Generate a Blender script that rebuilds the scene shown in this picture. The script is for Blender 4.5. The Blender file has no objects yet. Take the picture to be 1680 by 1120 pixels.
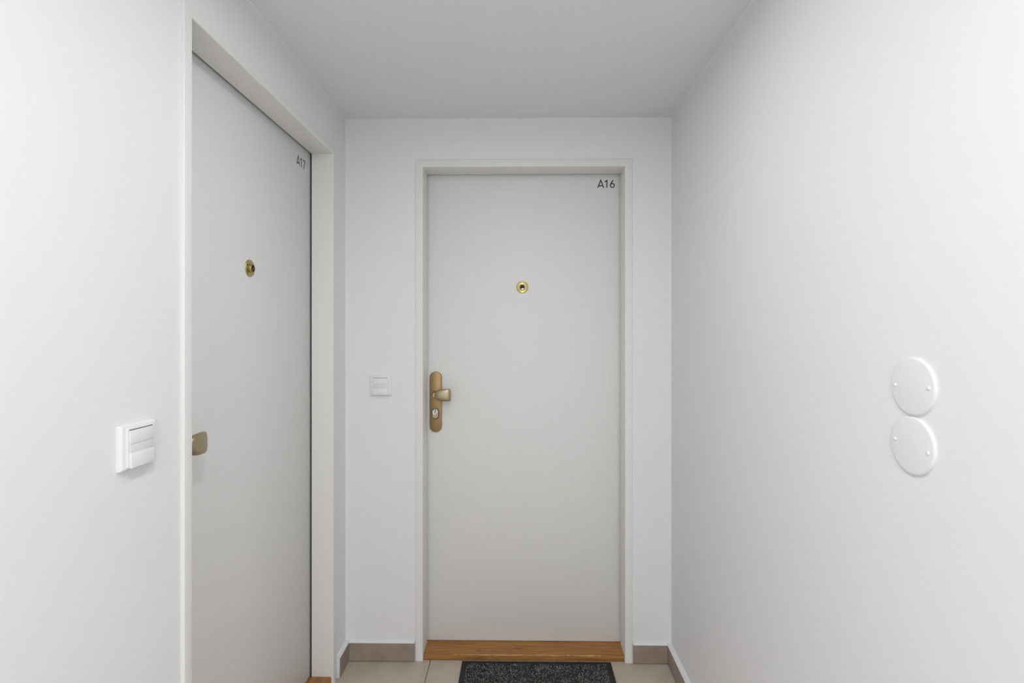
import bpy, bmesh, math, random
from mathutils import Vector, Matrix
random.seed(7)
C = bpy.context.scene.collection
PI = math.pi
R = math.radians

# ------------------------------------------------------------------ camera, world, light, exposure
XL, XR, YB, YF, ZC = -0.7084, 0.6043, 2.064, -1.90, 2.187      # left, right, back, front wall planes and ceiling
cam_d = bpy.data.cameras.new('camera')
cam = bpy.data.objects.new('camera', cam_d)
C.objects.link(cam)
cam.location = (0, 0, 1.318)
cam.rotation_euler = (R(90), 0, R(0.8))
cam_d.sensor_width = 36
cam_d.lens = 18.0
cam_d.shift_x = -2.27 / 1680
cam_d.shift_y = -12.0 / 1680
cam_d.clip_start = 0.02
bpy.context.scene.camera = cam

w = bpy.data.worlds.new('world')
bpy.context.scene.world = w
w.use_nodes = True
w.node_tree.nodes['Background'].inputs[0].default_value = (0.9, 0.95, 1, 1)
w.node_tree.nodes['Background'].inputs[1].default_value = 0.05

def area(name, loc, size, power, color):
    d = bpy.data.lights.new(name, 'AREA')
    d.shape = 'DISK'
    d.size = size
    d.energy = power
    d.color = color
    o = bpy.data.objects.new(name, d)
    o.location = loc
    C.objects.link(o)
    return o
# one inferred ceiling lamp; two more and a rear fill added to balance brightness
area('unseen_ceiling_light', (-0.05, 1.10, 2.15), 0.22, 2.7, (1.0, 0.997, 0.99))  # added light, power fitted to balance brightness at the far end
area('unseen_ceiling_light', (-0.05, 0.20, 2.13), 0.12, 6.1, (1.0, 0.997, 0.99))
area('unseen_ceiling_light', (-0.05, -1.10, 2.13), 0.36, 18, (1.0, 0.997, 0.99))  # added light behind the camera, power fitted to the wall brightness
rear_fill = area('added_rear_fill', (-0.05, -1.88, 0.95), 0.9, 5, (0.99, 0.995, 1.0))  # added weak fill in front of the closed wall, no window behind it
rear_fill.rotation_euler = (R(100), 0, 0)

vs = bpy.context.scene.view_settings
vs.view_transform = 'Standard'
vs.look = 'None'
vs.exposure = 0.0
vs.gamma = 1.0
vs.use_curve_mapping = False

# ------------------------------------------------------------------ materials
def mat(name, color, rough=0.5, metal=0.0, bump=0.0, bscale=100.0, var=0.0, vscale=6.0, spec=None, detail=4.0):
    m = bpy.data.materials.new(name)
    m.use_nodes = True
    nt = m.node_tree
    b = nt.nodes['Principled BSDF']
    b.inputs['Base Color'].default_value = (*color, 1)
    b.inputs['Roughness'].default_value = rough
    b.inputs['Metallic'].default_value = metal
    if spec is not None:
        b.inputs['Specular IOR Level'].default_value = spec
    tc = nt.nodes.new('ShaderNodeTexCoord')
    if var > 0:
        n = nt.nodes.new('ShaderNodeTexNoise')
        n.inputs['Scale'].default_value = vscale
        n.inputs['Detail'].default_value = 5
        r = nt.nodes.new('ShaderNodeMapRange')
        r.inputs['From Min'].default_value = 0.3
        r.inputs['From Max'].default_value = 0.7
        r.inputs['To Min'].default_value = 1 - var
        r.inputs['To Max'].default_value = 1 + var
        mx = nt.nodes.new('ShaderNodeVectorMath')
        mx.operation = 'SCALE'
        mx.inputs[0].default_value = color
        nt.links.new(tc.outputs['Object'], n.inputs['Vector'])
        nt.links.new(n.outputs['Fac'], r.inputs['Value'])
        nt.links.new(r.outputs['Result'], mx.inputs['Scale'])
        nt.links.new(mx.outputs['Vector'], b.inputs['Base Color'])
    if bump > 0:
        n = nt.nodes.new('ShaderNodeTexNoise')
        n.inputs['Scale'].default_value = bscale
        n.inputs['Detail'].default_value = detail
        bp = nt.nodes.new('ShaderNodeBump')
        bp.inputs['Strength'].default_value = bump
        bp.inputs['Distance'].default_value = 0.002
        nt.links.new(tc.outputs['Object'], n.inputs['Vector'])
        nt.links.new(n.outputs['Fac'], bp.inputs['Height'])
        nt.links.new(bp.outputs['Normal'], b.inputs['Normal'])
    return m

M = {}
M['wall'] = mat('white_wall_paint', (0.876, 0.884, 0.899), 0.75, bump=0.10, bscale=90, var=0.006, vscale=3, spec=0.25)
M['ceiling'] = mat('white_ceiling_paint', (0.88, 0.885, 0.885), 0.85, bump=0.10, bscale=80, var=0.006, vscale=3, spec=0.2)
M['caulk'] = mat('white_sealant', (0.81, 0.812, 0.815), 0.7, bump=0.1, bscale=70)
M['leaf'] = mat('satin_door_paint', (0.84, 0.842, 0.835), 0.5, bump=0.03, bscale=60, spec=0.35)
M['frame'] = mat('cream_frame_paint', (0.852, 0.847, 0.824), 0.4, bump=0.03, bscale=80, spec=0.4)
M['seal_and_gap'] = mat('dark_rubber_and_gap_shade', (0.055, 0.055, 0.057), 0.7)
M['bronze'] = mat('anodised_bronze', (0.34, 0.235, 0.115), 0.45, metal=0.75, bump=0.02, bscale=400)
M['knob'] = mat('anodised_champagne', (0.42, 0.35, 0.23), 0.36, metal=0.9, bump=0.01, bscale=300)
M['brass'] = mat('polished_brass', (0.45, 0.38, 0.16), 0.24, metal=1.0)
M['chrome'] = mat('nickel_cylinder', (0.72, 0.70, 0.66), 0.25, metal=1.0)
M['black'] = mat('black_gap', (0.01, 0.01, 0.01), 0.5)
M['lens'] = mat('dark_glass_lens', (0.012, 0.012, 0.014), 0.08, spec=0.5)
M['ink'] = mat('black_vinyl_lettering', (0.01, 0.01, 0.011), 0.5)
M['plastic'] = mat('white_switch_plastic', (0.865, 0.866, 0.872), 0.32, spec=0.4)
M['window'] = mat('clear_grey_label_window', (0.80, 0.805, 0.82), 0.15, spec=0.5)
M['cover'] = mat('painted_box_cover', (0.855, 0.861, 0.873), 0.7, bump=0.05, bscale=120, spec=0.3)
M['grout'] = mat('brown_grout', (0.17, 0.135, 0.105), 0.9, bump=0.4, bscale=200)
M['rubber'] = mat('black_mat_rubber', (0.012, 0.0125, 0.0135), 0.65, bump=0.1, bscale=300)
M['crumb'] = mat('dark_crumb', (0.03, 0.022, 0.018), 0.9)

def tile_mat(name, c1, c2, scale):
    m = mat(name, c1, 0.42, bump=0.06, bscale=140, spec=0.35)
    nt = m.node_tree
    b = nt.nodes['Principled BSDF']
    tc = nt.nodes.new('ShaderNodeTexCoord')
    n1 = nt.nodes.new('ShaderNodeTexNoise')
    n1.inputs['Scale'].default_value = scale
    n1.inputs['Detail'].default_value = 8
    n1.inputs['Roughness'].default_value = 0.62
    rp = nt.nodes.new('ShaderNodeValToRGB')
    rp.color_ramp.elements[0].position = 0.32
    rp.color_ramp.elements[0].color = (*c2, 1)
    rp.color_ramp.elements[1].position = 0.66
    rp.color_ramp.elements[1].color = (*c1, 1)
    n2 = nt.nodes.new('ShaderNodeTexNoise')
    n2.inputs['Scale'].default_value = 400
    n2.inputs['Detail'].default_value = 2
    mx = nt.nodes.new('ShaderNodeMix')
    mx.data_type = 'RGBA'
    mx.blend_type = 'OVERLAY'
    mx.inputs[0].default_value = 0.12
    nt.links.new(tc.outputs['Object'], n1.inputs['Vector'])
    nt.links.new(tc.outputs['Object'], n2.inputs['Vector'])
    nt.links.new(n1.outputs['Fac'], rp.inputs['Fac'])
    nt.links.new(rp.outputs['Color'], mx.inputs[6])
    nt.links.new(n2.outputs['Color'], mx.inputs[7])
    nt.links.new(mx.outputs[2], b.inputs['Base Color'])
    return m
M['tile'] = tile_mat('beige_stoneware', (0.58, 0.50, 0.43), (0.49, 0.415, 0.35), 9)
M['skirt'] = tile_mat('greige_skirting_stoneware', (0.38, 0.315, 0.265), (0.31, 0.25, 0.205), 14)

def wood_mat():
    m = mat('oiled_oak', (0.4, 0.2, 0.07), 0.38, spec=0.4)
    nt = m.node_tree
    b = nt.nodes['Principled BSDF']
    tc = nt.nodes.new('ShaderNodeTexCoord')
    mp = nt.nodes.new('ShaderNodeMapping')
    mp.inputs['Scale'].default_value = (2.2, 40, 40)
    n1 = nt.nodes.new('ShaderNodeTexNoise')
    n1.inputs['Scale'].default_value = 3.0
    n1.inputs['Detail'].default_value = 7
    n1.inputs['Roughness'].default_value = 0.65
    n1.inputs['Distortion'].default_value = 0.6
    rp = nt.nodes.new('ShaderNodeValToRGB')
    e = rp.color_ramp.elements
    e[0].position = 0.30
    e[0].color = (0.22, 0.092, 0.024, 1)
    e[1].position = 0.62
    e[1].color = (0.43, 0.21, 0.066, 1)
    k = e.new(0.47)
    k.color = (0.35, 0.16, 0.046, 1)
    # dark knots and scuffs
    n2 = nt.nodes.new('ShaderNodeTexNoise')
    n2.inputs['Scale'].default_value = 11
    n2.inputs['Detail'].default_value = 3
    mp2 = nt.nodes.new('ShaderNodeMapping')
    mp2.inputs['Scale'].default_value = (1.0, 2.6, 2.6)
    mp2.inputs['Location'].default_value = (0.35, 0.2, 0)
    r2 = nt.nodes.new('ShaderNodeMapRange')
    r2.inputs['From Min'].default_value = 0.64
    r2.inputs['From Max'].default_value = 0.74
    mx = nt.nodes.new('ShaderNodeMix')
    mx.data_type = 'RGBA'
    mx.inputs[7].default_value = (0.13, 0.07, 0.035, 1)
    bp = nt.nodes.new('ShaderNodeBump')
    bp.inputs['Strength'].default_value = 0.15
    bp.inputs['Distance'].default_value = 0.001
    L = nt.links.new
    L(tc.outputs['Object'], mp.inputs['Vector'])
    L(mp.outputs['Vector'], n1.inputs['Vector'])
    L(n1.outputs['Fac'], rp.inputs['Fac'])
    L(tc.outputs['Object'], mp2.inputs['Vector'])
    L(mp2.outputs['Vector'], n2.inputs['Vector'])
    L(n2.outputs['Fac'], r2.inputs['Value'])
    L(r2.outputs['Result'], mx.inputs[0])
    L(rp.outputs['Color'], mx.inputs[6])
    L(mx.outputs[2], b.inputs['Base Color'])
    L(n1.outputs['Fac'], bp.inputs['Height'])
    L(bp.outputs['Normal'], b.inputs['Normal'])
    return m
M['wood'] = wood_mat()
M['worn'] = mat('worn_bare_oak_edge', (0.50, 0.30, 0.13), 0.5, var=0.25, vscale=35)

def pile_mat():
    m = mat('flecked_grey_pile', (0.03, 0.03, 0.03), 0.95, spec=0.1)
    nt = m.node_tree
    b = nt.nodes['Principled BSDF']
    tc = nt.nodes.new('ShaderNodeTexCoord')
    mp = nt.nodes.new('ShaderNodeMapping')
    mp.inputs['Scale'].default_value = (1.25, 0.75, 1)
    v = nt.nodes.new('ShaderNodeTexVoronoi')
    v.inputs['Scale'].default_value = 300
    sp = nt.nodes.new('ShaderNodeSeparateColor')
    rp = nt.nodes.new('ShaderNodeValToRGB')
    e = rp.color_ramp.elements
    e[0].position = 0.30
    e[0].color = (0.034, 0.033, 0.032, 1)
    e[1].position = 0.98
    e[1].color = (0.44, 0.425, 0.40, 1)
    k = e.new(0.72)
    k.color = (0.098, 0.094, 0.089, 1)
    L = nt.links.new
    L(tc.outputs['Object'], mp.inputs['Vector'])
    L(mp.outputs['Vector'], v.inputs['Vector'])
    L(v.outputs['Color'], sp.inputs['Color'])
    L(sp.outputs['Red'], rp.inputs['Fac'])
    L(rp.outputs['Color'], b.inputs['Base Color'])
    return m
M['pile'] = pile_mat()

# ------------------------------------------------------------------ helpers
def link(name, me, m, parent=None):
    me.materials.append(m)
    o = bpy.data.objects.new(name, me)
    C.objects.link(o)
    if parent is not None:
        o.parent = parent
    return o

def from_bm(name, bm, m, parent=None, smooth=False, angle=None):
    bmesh.ops.recalc_face_normals(bm, faces=bm.faces)
    me = bpy.data.meshes.new(name)
    bm.to_mesh(me)
    bm.free()
    if smooth:
        for p in me.polygons:
            p.use_smooth = True
        if angle is not None:
            me.set_sharp_from_angle(angle=angle)
    return link(name, me, m, parent)

def add_box(bm, lo, hi):
    vs_ = [bm.verts.new((x, y, z)) for x in (lo[0], hi[0]) for y in (lo[1], hi[1]) for z in (lo[2], hi[2])]
    for f in ((0, 1, 3, 2), (4, 6, 7, 5), (0, 4, 5, 1), (2, 3, 7, 6), (0, 2, 6, 4), (1, 5, 7, 3)):
        bm.faces.new([vs_[i] for i in f])

def bevel(bm, r, seg=2):
    bmesh.ops.bevel(bm, geom=list(bm.edges), offset=r, segments=seg, profile=0.5, affect='EDGES', clamp_overlap=True)

def box(name, lo, hi, m, parent=None, r=0.0, seg=2):
    bm = bmesh.new()
    add_box(bm, lo, hi)
    if r > 0:
        bmesh.ops.recalc_face_normals(bm, faces=bm.faces)
        bevel(bm, r, seg)
    return from_bm(name, bm, m, parent, r > 0, R(35))

def prism(name, pts, axis, a, b, m, parent=None):
    """closed 2-D profile extruded along an axis; pts are the other two coordinates in x, y, z order"""
    bm = bmesh.new()
    def at(p, t):
        l = [p[0], p[1]]
        l.insert(axis, t)
        return l
    A = [bm.verts.new(at(p, a)) for p in pts]
    B = [bm.verts.new(at(p, b)) for p in pts]
    n = len(pts)
    for i in range(n):
        bm.faces.new((A[i], A[(i + 1) % n], B[(i + 1) % n], B[i]))
    bm.faces.new(A)
    bm.faces.new(B)
    return from_bm(name, bm, m, parent, True, R(40))

def lathe(name, prof, m, parent, cx, cy, cz, seg=40, cap=True, sx=1, sz=1):
    """profile (radius, outward distance) turned about the axis that points out of the door (-y)"""
    bm = bmesh.new()
    rings = []
    for r, o in prof:
        if r <= 1e-6:
            rings.append([bm.verts.new((cx, cy - o, cz))])
        else:
            rings.append([bm.verts.new((cx + sx * r * math.cos(2 * PI * k / seg), cy - o, cz + sz * r * math.sin(2 * PI * k / seg))) for k in range(seg)])
    for a, b in zip(rings, rings[1:]):
        for k in range(seg):
            q = [a[k % len(a)], a[(k + 1) % seg % len(a)], b[(k + 1) % seg % len(b)], b[k % len(b)]]
            q = list(dict.fromkeys(q))
            if len(q) > 2:
                bm.faces.new(q)
    return from_bm(name, bm, m, parent, True, R(38))

def empty(name, loc, rz=0.0):
    o = bpy.data.objects.new(name, None)
    o.empty_display_size = 0.1
    o.location = loc
    o.rotation_euler = (0, 0, rz)
    C.objects.link(o)
    return o

def tag(o, label, cat, group=None, kind=None):
    o['label'] = label
    o['category'] = cat
    if group:
        o['group'] = group
    if kind:
        o['kind'] = kind
    return o

# ------------------------------------------------------------------ door openings (left edge, right edge, top)
A16 = dict(a=-0.394, b=0.419, top=1.9915, jamb=0.093, face=0.100, cas=0.030, proud=0.005, sill=0.021)
A17 = dict(a=1.0848, b=1.9075, top=1.993, jamb=0.074, face=0.081, cas=0.027, proud=0.0075, sill=0.036)
HG = 0.022                                                        # hole in the wall reaches this far behind the casing

# ------------------------------------------------------------------ walls, ceiling, floor
bm = bmesh.new()
T = 0.25
y0, y1, zt = A17['a'] - HG, A17['b'] + HG, A17['top'] + HG
add_box(bm, (XL - T, YF, -0.03), (XL, y0, ZC))
add_box(bm, (XL - T, y0, zt), (XL, y1, ZC))
add_box(bm, (XL - T, y1, -0.03), (XL, YB, ZC))
tag(from_bm('wall_left', bm, M['wall']), 'white painted left wall around the door marked A17', 'wall', kind='structure')
bm = bmesh.new()
x0, x1, zt = A16['a'] - HG, A16['b'] + HG, A16['top'] + HG
add_box(bm, (XL - T, YB, -0.03), (x0, YB + T, ZC))
add_box(bm, (x0, YB, zt), (x1, YB + T, ZC))
add_box(bm, (x1, YB, -0.03), (XR + T, YB + T, ZC))
tag(from_bm('wall_back', bm, M['wall']), 'white painted end wall around the door marked A16', 'wall', kind='structure')
tag(box('wall_right', (XR, YF, -0.03), (XR + T, YB, ZC), M['wall']), 'plain white right wall with two round covers', 'wall', kind='structure')
tag(box('wall_front', (XL - T, YF - 0.2, -0.03), (XR + T, YF, ZC), M['wall']), 'white wall behind the camera closing the corridor', 'wall', kind='structure')
tag(box('ceiling', (XL - T, YF - 0.2, ZC), (XR + T, YB + T, ZC + 0.2), M['ceiling']), 'flat white painted ceiling of the corridor', 'ceiling', kind='structure')

floor = tag(box('floor', (XL - T, YF - 0.2, -0.05), (XR + T, YB + T, -0.0025), M['grout']), 'beige tiled corridor floor with thin brown joints', 'floor', kind='structure')
G = 0.0014
xs = [XL, -0.3634, 0.2366, XR]
ys = [YF, -0.80, -0.20, 0.40, 1.00, 1.60, YB + 0.004]
for i in range(3):
    for j in range(len(ys) - 1):
        lo = (xs[i] + (G if i else 0.001), ys[j] + (G if j else 0), -0.010)
        hi = (xs[i + 1] - (G if i < 2 else 0.001), ys[j + 1] - (G if j < len(ys) - 2 else 0), 0.0)
        box('floor_tile', lo, hi, M['tile'], floor, 0.0007, 1)

# skirting: tiles on the wall with a sloping bead of white sealant along the top
def skirt_x(parent, xa, xb, yf, z1):
    box('skirting_tile', (xa, yf, 0.0028), (xb, YB, z1), M['skirt'], parent, 0.0008, 1)
    prism('sealant_bead', [(yf + 0.001, z1), (YB, z1), (YB, z1 + 0.006), (yf + 0.003, z1 + 0.003)], 0, xa, xb, M['caulk'], parent)

def skirt_y(parent, ya, yb, xw, xf, z1, ends=()):
    s = 1 if xf > xw else -1
    box('skirting_tile', (min(xw, xf), ya, 0.0028), (max(xw, xf), yb, z1), M['skirt'], parent, 0.0008, 1)
    prism('sealant_bead', [(xf - 0.001 * s, z1), (xw, z1), (xw, z1 + 0.0070), (xf - 0.003 * s, z1 + 0.002)], 1, ya, yb, M['caulk'], parent)

SKL, SKR, SKB = -0.6915, 0.5865, 2.0525
bb = tag(empty('baseboard_back', (0, YB, 0)), 'two grey-beige tile skirting pieces beside the A16 door frame', 'skirting', kind='structure')
for o_ in ((SKL, A16['a'] - A16['cas'] - 0.003), (A16['b'] + A16['cas'] + 0.003, SKR)):
    box('skirting_tile', (o_[0], SKB - YB, 0.0028), (o_[1], 0, 0.0745), M['skirt'], bb, 0.0008, 1)
    prism('sealant_bead', [(SKB - YB + 0.001, 0.0745), (0, 0.0745), (0, 0.0805), (SKB - YB + 0.003, 0.0765)], 0, o_[0], o_[1], M['caulk'], bb)
bl = tag(empty('baseboard_left', (0, 0, 0)), 'short grey-beige tile skirting between A17 door frame and corner', 'skirting', kind='structure')
skirt_y(bl, 1.956, YB, XL, SKL, 0.0745)
box('sealant_bead', (XL, 1.9475, 0.002), (SKL - 0.001, 1.9555, 0.0765), M['caulk'], bl, 0.002, 2)
for ya, yb in ((YF, -1.2), (-1.198, -0.6), (-0.598, 0.0), (0.002, 0.6), (0.602, A17['a'] - A17['cas'] - 0.004)):
    skirt_y(bl, ya, yb, XL, SKL, 0.0745)
br = tag(empty('baseboard_right', (0, 0, 0)), 'grey-beige tile skirting along the right wall', 'skirting', kind='structure')
for ya, yb in ((YF, -1.2), (-1.198, -0.6), (-0.598, 0.0), (0.002, 0.6), (0.602, 1.2), (1.202, YB)):
    skirt_y(br, ya, yb, XR, SKR, 0.0745)

# plaster corners are softly rounded
def cove(name, axis, a, b, c0, c1, s0, s1, r, m, label):
    pts = [(c0, c1)]
    for k in range(7):
        t = PI / 2 * k / 6
        pts.append((c0 + s0 * r * (1 - math.sin(t)), c1 + s1 * r * (1 - math.cos(t))))
    tag(prism(name, pts, axis, a, b, m), label, 'trim', kind='structure')
cove('trim_5', 2, 0.085, ZC, XL, YB, 1, -1, 0.006, M['wall'], 'soft plaster corner between left wall and end wall')
cove('trim_6', 2, 0.085, ZC, XR, YB, -1, -1, 0.006, M['wall'], 'soft plaster corner between right wall and end wall')
cove('trim_7', 0, XL, XR, YB, ZC, -1, -1, 0.004, M['ceiling'], 'soft plaster corner between ceiling and end wall')
cove('trim_8', 1, YF, YB, XL, ZC, 1, -1, 0.003, M['ceiling'], 'soft plaster corner between ceiling and left wall')
cove('trim_9', 1, YF, YB, XR, ZC, -1, -1, 0.003, M['ceiling'], 'soft plaster corner between ceiling and right wall')

# ------------------------------------------------------------------ doors, built facing -y with the opening's lower left corner at the origin
def arc(cx, cy, r, a0, a1, n=4):
    return [(cx + r * math.cos(R(a0 + (a1 - a0) * k / n)), cy + r * math.sin(R(a0 + (a1 - a0) * k / n))) for k in range(n + 1)]

def sweep_frame(name, W, H, prof, m):
    """profile (s into the opening, d into the wall) swept up the left jamb, over the head, down the right jamb, mitred"""
    bm = bmesh.new()
    stations = []
    for fn in (lambda s, d: (s, d, 0.0), lambda s, d: (s, d, H - s), lambda s, d: (W - s, d, H - s), lambda s, d: (W - s, d, 0.0)):
        stations.append([bm.verts.new(fn(s, d)) for s, d in prof])
    n = len(prof)
    for A, B in zip(stations, stations[1:]):
        for i in range(n):
            bm.faces.new((A[i], A[(i + 1) % n], B[(i + 1) % n], B[i]))
    bm.faces.new(stations[0])
    bm.faces.new(stations[-1])
    return from_bm(name, bm, m, None, True, R(35))

def stroke(bm, pts, t, y, closed=False):
    """flat vinyl stroke of width t along a polyline in the x-z plane, 0.3 mm thick"""
    n = len(pts)
    L_, R_ = [], []
    for i in range(n):
        p = Vector(pts[i])
        a = Vector(pts[(i - 1) % n]) if (closed or i > 0) else None
        b = Vector(pts[(i + 1) % n]) if (closed or i < n - 1) else None
        d1 = (p - a).normalized() if a is not None else (b - p).normalized()
        d2 = (b - p).normalized() if b is not None else d1
        n1, n2 = Vector((-d1.y, d1.x)), Vector((-d2.y, d2.x))
        nn = (n1 + n2)
        nn = nn.normalized() if nn.length > 1e-6 else n1
        k = t / 2 / max(0.35, nn.dot(n1))
        L_.append(p + nn * k)
        R_.append(p - nn * k)
    rows = []
    for l, r in zip(L_, R_):
        rows.append([bm.verts.new((l.x, y, l.y)), bm.verts.new((r.x, y, r.y)), bm.verts.new((r.x, y + 0.0003, r.y)), bm.verts.new((l.x, y + 0.0003, l.y))])
    m = n if closed else n - 1
    for i in range(m):
        A, B = rows[i], rows[(i + 1) % n]
        for k in range(4):
            bm.faces.new((A[k], A[(k + 1) % 4], B[(k + 1) % 4], B[k]))
    if not closed:
        bm.faces.new(rows[0])
        bm.faces.new(rows[-1])

def glyph(ch, x, z, H, t, y, parent):
    bm = bmesh.new()
    if ch == 'A':
        hw = 0.40 * H
        stroke(bm, [(x + 0.02 * H, z), (x + hw, z + H), (x + 2 * hw - 0.02 * H, z)], t, y)
        stroke(bm, [(x + 0.13 * H, z + 0.27 * H), (x + 2 * hw - 0.13 * H, z + 0.27 * H)], t, y - 0.00002)
        name = 'letter'
    else:
        name = 'digit'
        if ch == '1':
            stroke(bm, [(x + 0.02 * H, z + 0.76 * H), (x + 0.29 * H, z + 0.965 * H), (x + 0.29 * H, z)], t, y)
        elif ch == '6':
            r = 0.25 * H
            cx, cz = x + r + t / 2, z + r + t / 2 - 0.01 * H
            stroke(bm, [(cx + r * math.cos(2 * PI * k / 28), cz + r * math.sin(2 * PI * k / 28)) for k in range(28)], t, y, True)
            stroke(bm, [(cx + 0.10 * H, z + H), (cx - 0.14 * H, cz + 0.35 * H), (cx - r * 0.97, cz + 0.06 * H)], t, y - 0.00002)
        elif ch == '7':
            stroke(bm, [(x, z + 0.95 * H), (x + 0.53 * H, z + 0.95 * H), (x + 0.20 * H, z)], t, y)
    return from_bm(name, bm, M['ink'], parent)

def stadium(hw, hh, r, n=10):
    pts = []
    for cx, cz, a in ((hw - r, hh - r, 0), (-(hw - r), hh - r, 90), (-(hw - r), -(hh - r), 180), (hw - r, -(hh - r), 270)):
        pts += arc(cx, cz, r, a, a + 90, n)
    out = []
    for p in pts:
        if not out or (abs(p[0] - out[-1][0]) + abs(p[1] - out[-1][1])) > 1e-6:
            out.append(p)
    if abs(out[0][0] - out[-1][0]) + abs(out[0][1] - out[-1][1]) < 1e-6:
        out.pop()
    return out

def slab(name, layers, m, parent, cx, cy, cz, dx=0.0):
    """stack of stadium outlines (half width, half height, corner radius, outward distance), closed front and back"""
    bm = bmesh.new()
    rows = []
    for hw, hh, r, o in layers:
        rows.append([bm.verts.new((cx + p[0], cy - o, cz + p[1])) for p in stadium(hw, hh, r)])
    n = len(rows[0])
    for A, B in zip(rows, rows[1:]):
        for i in range(n):
            bm.faces.new((A[i], A[(i + 1) % n], B[(i + 1) % n], B[i]))
    bm.faces.new(rows[0])
    bm.faces.new(rows[-1])
    return from_bm(name, bm, m, parent, True, R(30))

def knob(parent, cx, cy, cz):
    # the neck leaves the plate, then the paddle with a rounded near end and a squarer far end sits across its top
    neck = [(0.0, 0.0, 0, .0128, .0128, 2.0), (0.0, .007, 0, .0116, .0116, 2.0), (0.0003, .018, 2, .0108, .0108, 2.0), (0.0012, .028, 6, .0106, .0106, 2.0), (0.0040, .038, 12, .0100, .0090, 2.0)]
    paddle = [(.0022, .0395, 60, .0030, .0022, 2.0), (.0034, .0402, 66, .0070, .0045, 2.0), (.0062, .0410, 74, .0115, .0070, 2.1), (.0105, .0416, 80, .0160, .0088, 2.2),
              (.0160, .0419, 84, .0196, .0098, 2.4), (.0230, .0420, 87, .0222, .0104, 2.6), (.0320, .0420, 89, .0241, .0107, 2.8), (.045, .0420, 90, .0252, .0106, 3.0),
              (.057, .0418, 91, .0254, .0098, 3.1), (.0645, .0415, 92, .0248, .0080, 3.1), (.0680, .0413, 92, .0235, .0055, 3.0), (.0695, .0412, 92, .0218, .0028, 3.0)]
    seg = 36
    bm = bmesh.new()
    for secs in (neck, paddle):
        rings = []
        for x, o, a, hh, ht, e in secs:
            a = R(a)
            row = []
            for k in range(seg):
                t = 2 * PI * k / seg
                c_, s_ = math.cos(t), math.sin(t)
                u = math.copysign(abs(c_) ** (2 / e), c_) * ht     # across the thickness
                v = math.copysign(abs(s_) ** (2 / e), s_) * hh     # up
                row.append(bm.verts.new((cx + x - u * math.cos(a), cy - (o + u * math.sin(a)), cz + v)))
            rings.append(row)
        for A, B in zip(rings, rings[1:]):
            for k in range(seg):
                bm.faces.new((A[k], A[(k + 1) % seg], B[(k + 1) % seg], B[k]))
        bm.faces.new(rings[0])
        bm.faces.new(rings[-1])
    o = from_bm('knob', bm, M['knob'], parent, True, R(50))
    o['label'] = 'offset paddle knob in paler champagne metal'
    return o

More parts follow.
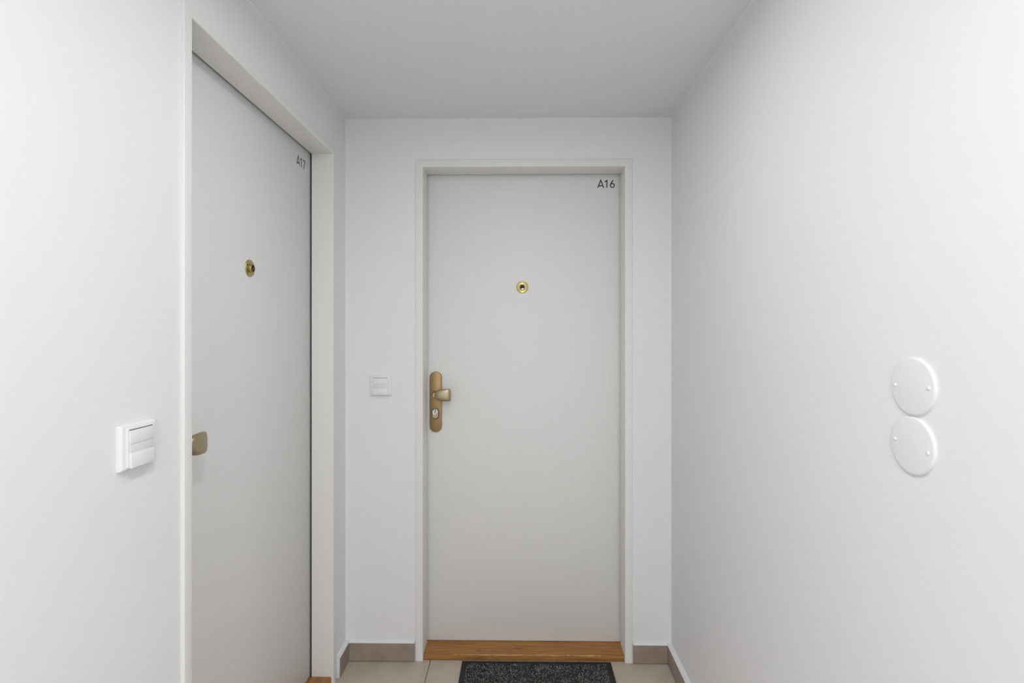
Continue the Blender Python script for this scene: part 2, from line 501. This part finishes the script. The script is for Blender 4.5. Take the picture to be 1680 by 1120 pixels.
def build_door(n, P, loc, rz, text, num, label, frame_label, sill_label, plate_z, peep_z, num_z, seed):
    W, H = P['b'] - P['a'], P['top']
    # steel frame: casing on the wall with rounded edges, jamb running into the opening
    cas, pr, j = P['cas'], P['proud'], P['jamb']
    r1, r2 = 0.0025, 0.003
    prof = [(-cas, 0.0)] + arc(-cas + r1, -pr + r1, r1, 180, 270) + arc(-r2, -pr + r2, r2, 270, 360) + [(0.0, j), (-0.016, j), (-0.016, 0.0)]
    fr = sweep_frame('trim_%d' % n, W, H, prof, M['frame'])
    fr.location = loc
    fr.rotation_euler = (0, 0, rz)
    tag(fr, frame_label, 'door frame', kind='structure')
    d = empty('door_%d' % n, loc, rz)
    tag(d, label, 'door', kind='structure')
    f = P['face']
    box('leaf', (-0.015, f, P['sill'] + 0.002), (W + 0.015, f + 0.042, H + 0.015), M['leaf'], d, 0.0012, 2)
    s = sweep_frame('rubber_seal', W, H, [(-0.005, j), (-0.012, j), (-0.012, f), (-0.005, f)], M['seal_and_gap'])
    s.parent = d
    # handle set
    cx = 0.0357
    hz = (1.1605 - 0.905) / 2
    pz = plate_z
    pl = slab('door_plate', [(.0257, hz, .0256, 0), (.0257, hz, .0256, .0075), (.0251, hz - .0006, .0250, .0090), (.0240, hz - .0017, .0239, .0096)], M['bronze'], d, cx, f, pz)
    pl['label'] = 'long bronze handle plate with round ends'
    knob(pl, cx, f - 0.0094, pz + 0.0335)
    lathe('knob_collar', [(.0150, 0), (.0150, .0018), (.0142, .0026), (.0120, .0030)], M['bronze'], pl, cx, f - 0.0094, pz + 0.0335)
    cz = pz - 0.0495
    gd = slab('cylinder_guard', [(.0158, .0235, .0157, 0), (.0158, .0235, .0157, .0005), (.0154, .0231, .0153, .0007)], M['black'], pl, cx - 0.0010, f - 0.0094, cz)
    slab('cylinder_rosette', [(.0135, .0212, .0134, 0), (.0135, .0212, .0134, .0022), (.0122, .0199, .0121, .0030)], M['knob'], pl, cx - 0.0010, f - 0.0094, cz)
    lathe('lock_cylinder', [(.0112, .0), (.0112, .0036), (.0100, .0044), (.0086, .0040), (.0084, .0036), (0, .0036)], M['chrome'], pl, cx - 0.0012, f - 0.0094, cz + 0.0075)
    bm = bmesh.new()
    add_box(bm, (-0.0019, -0.0002, -0.0080), (0.0019, 0.0002, 0.0080))
    kw = from_bm('keyhole', bm, M['black'], pl)
    kw.location = (cx - 0.0012, f - 0.0094 - 0.0037, cz + 0.0075)
    kw.rotation_euler = (0, R(12), 0)
    # spyhole
    px = W * 0.5 - 0.0053 if n == 1 else 0.396
    ph = lathe('peephole', [(.0250, 0), (.0250, .0012), (.0242, .0026), (.0228, .0034), (.0212, .0032), (.0200, .0024), (.0150, .0026), (.0130, .0034),
                            (.0127, .0095), (.0120, .0104), (.0108, .0104), (.0103, .0090), (.0102, .0060), (0, .0060)], M['brass'], d, px, f, peep_z)
    ph['label'] = 'round polished brass spyhole'
    lathe('lens', [(.0101, .0062), (.0098, .0078), (.0060, .0076), (.0050, .0086), (.0034, .0098), (.0015, .0104), (0, .0105)], M['lens'], ph, px, f, peep_z, 32)
    # door number in black vinyl
    nb = empty('door_number', (0, 0, 0))
    nb.parent = d
    nb['label'] = 'black lettering reading ' + text
    HH = 0.0325
    x = num
    for ch, dx in zip(text, (0.0, 0.0295, 0.0518)):
        glyph(ch, x + dx, num_z, HH, 0.0045, f - 0.0003, nb)
    return d

build_door(1, A16, (A16['a'], YB, 0), 0, 'A16', 0.7190, 'off-white flat door marked A16 in the end wall',
           'cream painted frame around the A16 door in the end wall', None, 1.0328, 1.5163, 1.9345, 1)
build_door(2, A17, (XL, A17['a'], 0), R(90), 'A17', 0.7095, 'off-white flat door marked A17 in the left wall',
           'cream painted frame around the A17 door in the left wall', None, 1.0328, 1.5098, 1.9180, 2)

# wooden thresholds: plank with an eased front edge, worn pale strip along that edge
def threshold(n, P, loc, rz, front, label):
    W = P['b'] - P['a']
    z1 = P['sill']
    t = tag(empty('trim_%d' % n, loc, rz), label, 'threshold', kind='structure')
    bm = bmesh.new()
    N = 60
    prof_n = 0
    rows = []
    rnd = random.Random(n * 11)
    for i in range(N + 1):
        x = 0.0008 + (W - 0.0016) * i / N
        k = 0.0006 * math.sin(i * 0.9) + rnd.uniform(-0.0005, 0.0005)
        e = 0.003 + rnd.uniform(-0.0006, 0.0010)
        pr = [(P['face'] + 0.045, -0.002), (front + 0.0005 + k, -0.002), (front + k, z1 - e), (front + e * 0.35 + k, z1 - e * 0.3), (front + e + k, z1), (P['face'] + 0.045, z1)]
        rows.append([bm.verts.new((x, a, b)) for a, b in pr])
    for A, B in zip(rows, rows[1:]):
        for k in range(6):
            bm.faces.new((A[k], A[(k + 1) % 6], B[(k + 1) % 6], B[k]))
    bm.faces.new(rows[0])
    bm.faces.new(rows[-1])
    bmesh.ops.recalc_face_normals(bm, faces=bm.faces)
    me = bpy.data.meshes.new('plank')
    bm.to_mesh(me)
    bm.free()
    for p in me.polygons:
        p.use_smooth = True
    me.set_sharp_from_angle(angle=R(32))
    o = link('plank', me, M['wood'], t)
    me.materials.append(M['worn'])
    for p in me.polygons:                                         # bare wood only along the nose, mostly in its trodden middle
        q = p.center
        if q.z > z1 - 0.0036 and q.y < front + 0.004 and len(p.vertices) == 4 and p.normal.z > 0.2 and p.normal.y < -0.2 and rnd.random() < 0.75 and W * 0.15 < q.x < W * 0.9:
            p.material_index = 1
    return t
threshold(3, A16, (A16['a'], YB, 0), 0, 0.0070, 'worn oak threshold plank under the A16 door')
threshold(4, A17, (XL, A17['a'], 0), R(90), 0.0005, 'oak threshold plank under the A17 door')

# ------------------------------------------------------------------ door bell push buttons
def bell(loc, rz, label):
    b = tag(empty('bell_push', loc, rz), label, 'doorbell', 'bell push buttons beside the doors')
    slab('cover_frame', [(.0438, .0406, .0020, 0), (.0438, .0406, .0022, .0045), (.0416, .0386, .0026, .0082), (.0402, .0372, .0026, .0090)], M['plastic'], b, 0, 0, 0)
    slab('inner_plate', [(.0328, .0352, .0016, 0.0085), (.0328, .0352, .0016, .0108), (.0320, .0344, .0014, .0116)], M['plastic'], b, 0, 0, 0.0000)
    # rocker: wedge that stands further out at the bottom, upper and lower face with a recessed name window between
    hw = 0.0288
    def wedge(name, z0, z1, inset, m, lip, xa=-hw, xb=hw):
        def out(z):
            return 0.0165 - (z + 0.036) / 0.070 * 0.0040 - inset
        bm = bmesh.new()
        vs_ = [bm.verts.new((x, y, z)) for x in (xa, xb) for (y, z) in ((-0.0110, z0), (-out(z0), z0), (-out(z1), z1), (-0.0110, z1))]
        for q in ((0, 1, 2, 3), (7, 6, 5, 4), (0, 4, 5, 1), (1, 5, 6, 2), (2, 6, 7, 3), (3, 7, 4, 0)):
            bm.faces.new([vs_[k] for k in q])
        bmesh.ops.recalc_face_normals(bm, faces=bm.faces)
        if lip:
            bevel(bm, lip, 2)
        return from_bm(name, bm, m, b, True, R(30))
    wedge('push_button', -0.0362, -0.0092, 0, M['plastic'], 0.0009)
    wedge('push_button', 0.0068, 0.0310, 0, M['plastic'], 0.0009)
    wedge('name_window', -0.0091, 0.0067, 0.0011, M['window'], 0.0002, -hw + 0.0008, hw - 0.0008)
    bm = bmesh.new()
    add_box(bm, (-hw, -0.0119, 0.0311), (hw, -0.0114, 0.0325))
    from_bm('gap_shade_strip', bm, M['seal_and_gap'], b)  # dark strip standing in for the shade in the gap above the rocker
    return b
bell((-0.5640, YB, 1.1100), 0, 'white square bell push on the end wall left of the A16 door')
bell((XL, 0.9312, 1.1148), R(90), 'large white square bell push on the left wall before the A17 door')

# ------------------------------------------------------------------ round blank covers on the right wall
def cover(z, y, tilt, label):
    c = tag(empty('box_cover', (XR, y, z), R(-90)), label, 'wall cover', 'round blank covers on the right wall')
    lathe('disc', [(.0446, 0), (.0446, .0020), (.0441, .0031), (.0430, .0039), (.0415, .0042), (0, .0042)], M['cover'], c, 0, 0, 0, 64)
    for s in (-1, 1):
        q = 0.0335 * s
        lathe('screw_cap', [(.0030, .0040), (.0028, .0052), (.0019, .0059), (.0009, .0061), (0, .0061)], M['cover'], c, q * math.cos(tilt), 0, -q * math.sin(tilt) , 16)
    return c
cover(1.2377, 0.7945, R(-1), 'upper of the two round white blank covers on the right wall')
cover(1.1468, 0.7955, R(7), 'lower of the two round white blank covers on the right wall')

# ------------------------------------------------------------------ door mat
mx0, mx1, my0, my1 = -0.2350, 0.3618, 1.660, 2.0585
mt = tag(empty('door_mat', ((mx0 + mx1) / 2, (my0 + my1) / 2, 0)), 'dark grey flecked doormat with black rubber border before the A16 door', 'doormat')
hx, hy = (mx1 - mx0) / 2, (my1 - my0) / 2
bm = bmesh.new()
add_box(bm, (-hx, -hy, 0.0002), (hx, hy, 0.0042))
bmesh.ops.recalc_face_normals(bm, faces=bm.faces)
bevel(bm, 0.0015, 2)
from_bm('rubber_backing', bm, M['rubber'], mt, True, R(35))
verts, faces = [], []
st = 0.0036
bx, by = 0.021, 0.019
nx, ny = int((2 * hx - 2 * bx) / st), int((2 * hy - 2 * by) / st)
rnd = random.Random(3)
for i in range(nx):
    for jj in range(ny):
        px_ = -hx + bx + (i + 0.5) * st + rnd.uniform(-.0009, .0009)
        py_ = -hy + by + (jj + 0.5) * st + rnd.uniform(-.0009, .0009)
        hgt = 0.0036 + rnd.uniform(0, 0.0022) + (0.0012 if i % 3 == 0 else 0)
        s = st * 0.60
        k = len(verts)
        verts += [(px_ - s, py_ - s, 0.0040), (px_ + s, py_ - s, 0.0040), (px_ + s, py_ + s, 0.0040), (px_ - s, py_ + s, 0.0040),
                  (px_ + rnd.uniform(-.001, .001), py_ + rnd.uniform(-.001, .001), 0.0040 + hgt)]
        faces += [(k, k + 1, k + 4), (k + 1, k + 2, k + 4), (k + 2, k + 3, k + 4), (k + 3, k, k + 4)]
me = bpy.data.meshes.new('pile')
me.from_pydata(verts, [], faces)
po = link('pile', me, M['pile'], mt)
po['kind'] = 'stuff'

# ------------------------------------------------------------------ a crumb on the floor
bm = bmesh.new()
bmesh.ops.create_icosphere(bm, subdivisions=1, radius=0.0016)
for v in bm.verts:
    v.co *= rnd.uniform(0.7, 1.2)
    v.co.z = v.co.z * 0.6 + 0.0009
cr = from_bm('crumb', bm, M['crumb'])
cr.location = (-0.5120, 1.9660, 0.0)
tag(cr, 'tiny dark crumb on the beige floor tile left of the doormat', 'crumb')
